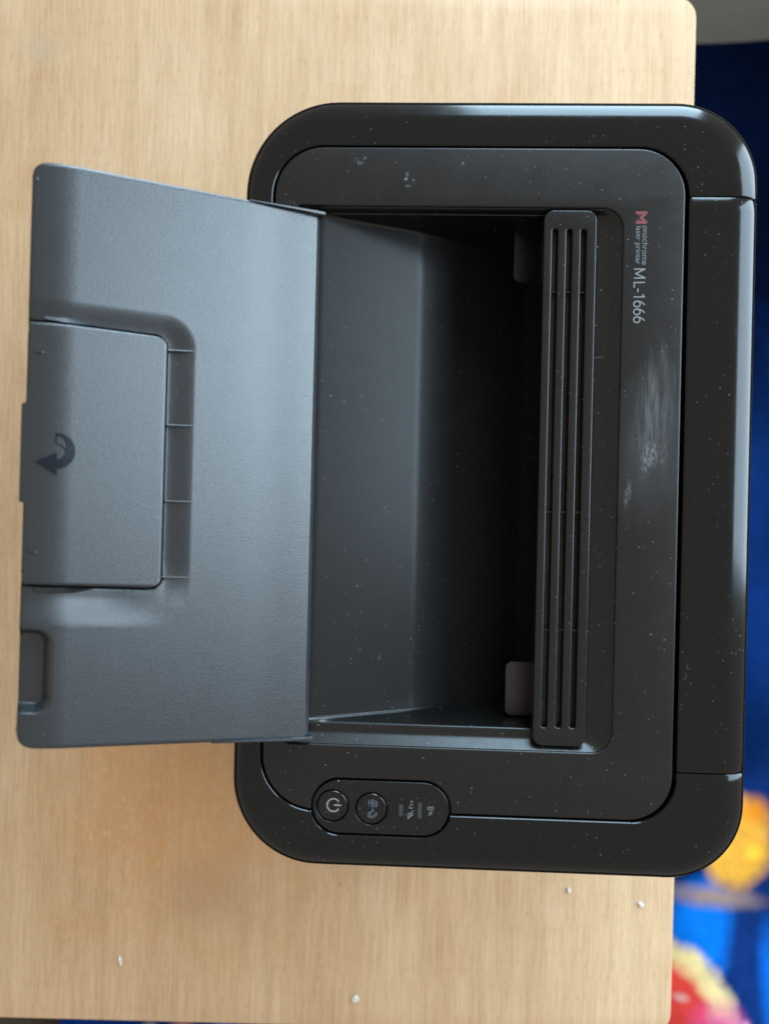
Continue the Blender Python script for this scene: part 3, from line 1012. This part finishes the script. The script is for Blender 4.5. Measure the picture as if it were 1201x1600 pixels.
def slab(ns, nt_, smap, hfun, thick):
    """closed slab over a grid; smap(i, j) -> (s, t)"""
    v = []; f = []
    for j in range(nt_ + 1):
        for i in range(ns + 1):
            s, t = smap(i / ns, j / nt_)
            h = hfun(s, t)
            # near the free end the moulded dips run straight down, so that the edge stays straight
            s2 = s - 0.17 * max(0.0, prof(s) - h) * smooth(LS - 14, LS - 1, s)
            v.append(tuple(TPt(s2, t, h)))
    n = len(v)
    for j in range(nt_ + 1):
        for i in range(ns + 1):
            s, t = smap(i / ns, j / nt_)
            h = hfun(s, t)
            s2 = s - (0.17 * max(0.0, prof(s) - h) + 0.25 * thick) * smooth(LS - 14, LS - 1, s)
            v.append(tuple(TPt(s2, t, h - thick)))
    w = ns + 1
    for j in range(nt_):
        for i in range(ns):
            a = j * w + i
            f.append((a, a + 1, a + w + 1, a + w))
            f.append((n + a, n + a + w, n + a + w + 1, n + a + 1))
    for i in range(ns):
        a = i; f.append((a, n + a, n + a + 1, a + 1))
        a = nt_ * w + i; f.append((a, a + 1, n + a + 1, n + a))
    for j in range(nt_):
        a = j * w; f.append((a, a + w, n + a + w, n + a))
        a = j * w + ns; f.append((a, n + a, n + a + w, a + w))
    me = mesh_from(v, f)
    bm = bmesh.new(); bm.from_mesh(me)
    bmesh.ops.recalc_face_normals(bm, faces=bm.faces)
    bm.to_mesh(me); bm.free()
    return me
RC = 5.5
def tray_map(a, b_):
    s = LS * a
    d = s - (LS - RC)
    cut = 0.0
    if d > 0: cut = RC - math.sqrt(max(0, RC * RC - d * d))
    return s, cut + (LT - 2 * cut) * b_
# sample s more densely at the ends
def tmap(a, b_):
    return tray_map(a, b_)
tray = link("output_cover", slab(230, 460, tmap, tray_h, 2.4), M_tray, printer, 50)

# --- folding extension flap
tab_t0 = ST(40, 627)[1]; tab_t1 = ST(36, 785)[1]
fl_end = LS - 0.6
tab_end = LS + 1.3
def flap_map(a, b_):
    t = fl_t0 + (fl_t1 - fl_t0) * b_
    e = min(t - fl_t0, fl_t1 - t)
    s0 = fl_s0
    if e < FRC: s0 += FRC - math.sqrt(max(0, FRC * FRC - (FRC - e) ** 2))
    s1 = fl_end + (tab_end - fl_end) * (smooth(tab_t0 - 0.4, tab_t0 + 0.4, t) - smooth(tab_t1 - 0.4, tab_t1 + 0.4, t))
    return s0 + (s1 - s0) * a, t
def flap_h(s, t):
    h = prof(s) - 0.15
    e = min(t - fl_t0, fl_t1 - t, s - fl_s0)
    if e < 1.0: h -= 0.45 * (1 - max(e, 0)) ** 2
    return h
flap = link("extension_flap", slab(110, 260, flap_map, flap_h, 1.7), M_tray, tray, 50)

# ribs in the pocket between flap and cover
for pxa, pya, pxb, pyb in ((263, 547, 303, 549), (261, 664, 301, 665.5), (258, 783, 300, 784.5), (253, 902, 295, 903)):
    sa, ta = ST(pxa, pya); sb, tb = ST(pxb, pyb)
    v = []; f = []
    N = 8
    for i in range(N + 1):
        s = sa + (sb - sa) * i / N; t = ta + (tb - ta) * i / N
        top = prof(s) + 0.05
        for dt, h in ((-0.42, -3.0), (-0.36, top - 0.15), (0, top), (0.36, top - 0.15), (0.42, -3.0)):
            v.append(tuple(TPt(s, t + dt, h)))
    for i in range(N):
        for k in range(4):
            a = i * 5 + k
            f.append((a, a + 5, a + 6, a + 1))
    f += [(0, 1, 2, 3, 4), tuple(N * 5 + k for k in range(5))[::-1]]
    link("rib", mesh_from(v, f, clean=True), M_tray, tray, None)

# embossed curved arrow on the flap (lies on its curved surface)
def on_flap(px, py, lift):
    s, t = ST(px, py)
    return tuple(TPt(s, t, flap_h(s, t) + lift))
def arrow_mesh():
    v = []; f = []
    def strip(outer, inner, lift):
        base = len(v)
        for o_, i_ in zip(outer, inner):
            v.append(on_flap(*o_, 0.0)); v.append(on_flap(*o_, lift)); v.append(on_flap(*i_, lift)); v.append(on_flap(*i_, 0.0))
        for k in range(len(outer) - 1):
            for q in range(3):
                a = base + k * 4 + q
                f.append((a, a + 4, a + 5, a + 1))
    N = 22
    out = []; inn = []
    for k in range(N + 1):
        a = math.radians(-88 + 180 * k / N)
        out.append((89 + 29 * math.cos(a), 704.5 + 28 * math.sin(a)))
        w = 0.25 + 0.75 * smooth(0, 0.55, k / N)
        ro, ri = 29, 29 - 15 * w
        inn.append((89 + ri * math.cos(a), 704.5 + (28 - 15 * w) * math.sin(a)))
    strip(out, inn, 0.55)
    # head
    tip = (57, 720.5); A = (89.5, 707); B = (89.5, 742)
    M_ = 10
    oa = [(tip[0] + (A[0] - tip[0]) * k / M_, tip[1] + (A[1] - tip[1]) * k / M_) for k in range(M_ + 1)]
    ob = [(tip[0] + (B[0] - tip[0]) * k / M_, tip[1] + (B[1] - tip[1]) * k / M_) for k in range(M_ + 1)]
    strip(oa, ob, 0.60)
    # thin outline bar closing the tail
    strip([(87.5, 677), (87.5, 694)], [(89.5, 678), (89.5, 694)], 0.28)
    tail_o = []; tail_i = []
    for k in range(12):
        a = math.radians(-85 + 75 * k / 11)
        tail_o.append((89 + 15.5 * math.cos(a), 708 + 15 * math.sin(a))); tail_i.append((89 + 14 * math.cos(a), 708 + 13.5 * math.sin(a)))
    strip(tail_o, tail_i, 0.28)
    return mesh_from(v, f, clean=True)
link("arrow_mark", arrow_mesh(), M_arrow, flap, 30)
# slender pivot tabs lying between flap and pocket
def on_tray(px, py, lift):
    s, t = ST(px, py)
    return tuple(TPt(s, t, prof(s) + lift))
for up, lo, la, lb in (([(72, 489), (85, 491.5), (105, 493), (128, 499.5), (150, 506)], [(72, 496.5), (85, 499), (105, 503), (128, 506.5), (150, 508.5)], -1.9, -0.3),
                       ([(55, 918.5), (70, 920), (95, 920.5), (120, 920.5), (146, 920)], [(57, 927), (70, 928), (95, 928.5), (120, 927), (146, 921.5)], -0.3, -1.6)):
    v = []; f = []
    for a, b_ in zip(up, lo):
        v += [on_tray(*a, -3.2), on_tray(*a, la), on_tray(*b_, lb), on_tray(*b_, -3.2)]
    for k in range(len(up) - 1):
        for q in range(3):
            a = k * 4 + q
            f.append((a, a + 4, a + 5, a + 1))
    f += [(0, 1, 2, 3), tuple(len(v) - 4 + k for k in range(4))[::-1]]
    link("pivot_tab", mesh_from(v, f, clean=True), M_tray, tray, 30)
# two small detent bumps on the flap
for px, py in ((62, 548.5), (52, 862.5)):
    v = []; f = []
    N = 10
    for i in range(N + 1):
        q = -1 + 2 * i / N
        w = 2.0 * math.sqrt(max(0.0, 1 - q * q)) + 0.05
        for k, (o_, l) in enumerate(((-1, 0), (-0.5, 0.55), (0.5, 0.55), (1, 0))):
            v.append(on_flap(px + 9 * q, py + o_ * w + q * 0.8, l * math.sqrt(max(0.02, 1 - q * q))))
    for i in range(N):
        for k in range(3):
            a = i * 4 + k
            f.append((a, a + 4, a + 5, a + 1))
    link("detent_bump", mesh_from(v, f, clean=True), M_tray, flap, 60)
# small moulding pips at the cover's corners
for px, py in ((61, 275), (30, 1143)):
    s, t = ST(px, py)
    v = [tuple(TPt(s + a, t + b_, tray_h(s, t) - 0.2)) for a, b_ in ((-.5, -1), (.5, -1), (.5, 1), (-.5, 1))] + [tuple(TPt(s + a, t + b_, tray_h(s, t) + 0.35)) for a, b_ in ((-.3, -.7), (.3, -.7), (.3, .7), (-.3, .7))]
    link("moulding_pip", mesh_from(v, [(4, 5, 6, 7), (0, 1, 5, 4), (1, 2, 6, 5), (2, 3, 7, 6), (3, 0, 4, 7)], clean=True), M_tray, tray, None)

# --- hinge arms: low flanges along both sides near the hinge, tapering away
def flange(side):
    v = []; f = []
    N = 20
    for i in range(N + 1):
        s = -1.6 + (34 + (10 if side else 0)) * i / N
        hh = 2.6 * (1 - i / N) ** 0.9 + 0.02
        w = 1.9
        o_ = -0.5 if not side else LT + 0.5
        sg = 1 if not side else -1
        for dt, h in ((0, -4.0), (0, hh - 0.4), (0.4, hh), (w - 0.5, hh), (w, hh - 0.5), (w, -4.0)):
            ww = dt if dt < 1 else dt * (1 - 0.6 * i / N)
            v.append(tuple(TPt(s, o_ + sg * ww, h)))
    for i in range(N):
        for k in range(5):
            a = i * 6 + k
            f.append((a, a + 6, a + 7, a + 1))
    f += [tuple(range(6)), tuple(N * 6 + k for k in range(6))[::-1]]
    return mesh_from(v, f, clean=True)
link("hinge_arm", flange(0), M_tray, tray, 40)
link("hinge_arm", flange(1), M_tray, tray, 40)
# hinge rod under the cover's edge
def rod():
    v = []; f = []
    n = 14
    for y in (C_HB.y - 2, C_HT.y + 2):
        for i in range(n):
            a = 2 * math.pi * i / n
            v.append((XH - 2.6 + 2.6 * math.cos(a), y, 173.4 + 2.6 * math.sin(a)))
    for i in range(n): f.append((i, (i + 1) % n, n + (i + 1) % n, n + i))
    f += [tuple(range(n)), tuple(range(n, 2 * n))]
    return mesh_from(v, f, clean=True)
link("hinge_rod", rod(), M_base, tray, 40)

# ================================================================== dust and lint
dg = bpy.context.evaluated_depsgraph_get()
dg.update()
surf = []
sv, sf = [], []
for o in [q for q in scene.objects if q.type == 'MESH' and q.name.split('.')[0] in ('frame', 'rear_cover', 'top_panel', 'well_wall', 'well_floor', 'slotted_bar', 'control_plate', 'power_button', 'print_screen_button')]:
    base = len(sv)
    mw = o.matrix_world
    sv += [mw @ v.co for v in o.data.vertices]
    sf += [tuple(base + i for i in p.vertices) for p in o.data.polygons]
bvh = BVHTree.FromPolygons(sv, sf)
def hit(x, y):
    loc, nor, idx, d = bvh.ray_cast(Vector((x * MM, y * MM, 0.3)), Vector((0, 0, -1)))
    if loc is None: return None
    if nor.z < 0: nor = -nor
    return loc / MM, nor
def dust_mesh():
    v = []; f = []
    rng = random.Random(11)
    def speck(x, y, r):
        # dust drifts together: patchy density, a few large flecks among many fine ones
        dens = mnoise.noise(Vector((x * 0.035, y * 0.035, 0.3))) + 0.6 * mnoise.noise(Vector((x * 0.11, y * 0.11, 4.2)))
        if rng.random() > 0.5 + 0.9 * dens: return
        r *= 0.62 + 1.1 * rng.random() ** 4
        h = hit(x, y)
        if h is None or h[1].z < 0.25: return
        p, n = h
        t = n.orthogonal().normalized(); b_ = n.cross(t)
        a0 = rng.uniform(0, 6.28); k = rng.choice((3, 4, 5)); asp = rng.uniform(0.5, 1)
        i = len(v)
        for q in range(k):
            a = a0 + 6.2832 * q / k
            rr = r * rng.uniform(0.6, 1.1)
            v.append(tuple(p + n * 0.06 + t * (rr * math.cos(a)) + b_ * (rr * asp * math.sin(a))))
        v.append(tuple(p + n * (0.06 + r * 0.6)))
        for q in range(k): f.append((i + q, i + (q + 1) % k, i + k))
    def fibre(x, y, L, curl, a, w=0.10):
        pts = []
        for q in range(9):
            pts.append((x, y)); x += math.cos(a) * L / 8; y += math.sin(a) * L / 8; a += curl
        rows = []
        for (px, py) in pts:
            h = hit(px, py)
            if h is None: return
            rows.append(h[0] + h[1] * 0.12)
        if max(r.z for r in rows) - min(r.z for r in rows) > 1.5: return
        i = len(v)
        for q, r_ in enumerate(rows):
            d = (rows[min(q + 1, 8)] - rows[max(q - 1, 0)]); d.z = 0
            d.normalize() if d.length else None
            o_ = Vector((-d.y, d.x, 0)) * w / 2
            v.append(tuple(r_ + o_)); v.append(tuple(r_ - o_))
        for q in range(8): f.append((i + 2 * q, i + 2 * q + 1, i + 2 * q + 3, i + 2 * q + 2))
    for _ in range(2600):
        speck(rng.uniform(PX0, PX1), rng.uniform(PY0, PY1), rng.choice((0.05, 0.06, 0.08, 0.11)))
    for _ in range(1500):   # settled in the recess behind the bar and along the lower lip
        if rng.random() < 0.6: speck(rng.uniform(BAR_X1, ox1), rng.uniform(oy0, oy1), rng.uniform(0.08, 0.15))
        else: speck(rng.uniform(XH, BAR_X0), rng.uniform(oy0 - 8, oy0 + 24), rng.uniform(0.08, 0.16))
    for _ in range(700):   # round the control plate
        speck(rng.uniform(PILL_X0 - 5, PILL_X1 + 5), rng.uniform(PILL_CY - 14, PILL_CY + 14), rng.uniform(0.07, 0.13))
    for _ in range(26):
        fibre(rng.uniform(PX0 + 5, PX1 - 5), rng.uniform(PY0 + 5, PY1 - 5), rng.uniform(0.8, 2.2), rng.uniform(-0.3, 0.3), rng.uniform(0, 6.28), 0.06)
    x, y = W(1066, 1062, 181); fibre(x, y, 4.0, 0.30, 0.3, 0.08)
    x, y = W(1078, 1045, 181); fibre(x, y, 3.2, -0.40, 3.6, 0.08)
    x, y = W(590, 1038, 170); fibre(x, y, 3.0, 0.2, 0.6, 0.16)
    x, y = W(928, 558, 176); fibre(x, y, 4.0, 0.02, 0.0, 0.18)
    x, y = W(910, 937, 178); fibre(x, y, 5.5, 0.01, 0.0, 0.13)
    return mesh_from(v, f)
du = link("dust", dust_mesh(), M_dust, printer, None)
du['kind'] = 'stuff'

# ================================================================== crumbs on the table
def crumb(px, py, sx, sy, rot, label, seed):
    rng = random.Random(seed)
    x, y = W(px, py, 0.5)
    k = 0.34
    bm = bmesh.new()
    bmesh.ops.create_icosphere(bm, subdivisions=2, radius=1.0)
    for v in bm.verts:
        n = 1 + rng.uniform(-0.42, 0.42)
        v.co = Vector((v.co.x * sx * k * n, v.co.y * sy * k * n, v.co.z * 0.45 * n))
    zmin = min(v.co.z for v in bm.verts)
    for v in bm.verts: v.co = Vector((v.co.x, v.co.y, v.co.z - zmin)) * MM
    me = bpy.data.meshes.new("crumb"); bm.to_mesh(me); bm.free()
    o = link("crumb", me, M_crumb, None, None)
    o.location = (x * MM, y * MM, 0.0)
    o.rotation_euler = (0, 0, math.radians(rot))
    o['label'] = label; o['category'] = 'crumb'; o['group'] = 'white crumbs on the table'
crumb(1000, 1413, 4.0, 7.5, 40, "white flake on the table near its right edge, below the printer's rounded corner", 1)
crumb(888, 1390, 3.0, 6.0, 10, "small white flake on the table just below the printer's edge", 2)
crumb(556, 1561, 6.5, 6.5, 0, "roundish white crumb near the bottom middle of the table", 3)
crumb(188, 1502, 2.4, 9.0, 12, "thin white sliver on the stained lower left of the table", 5)
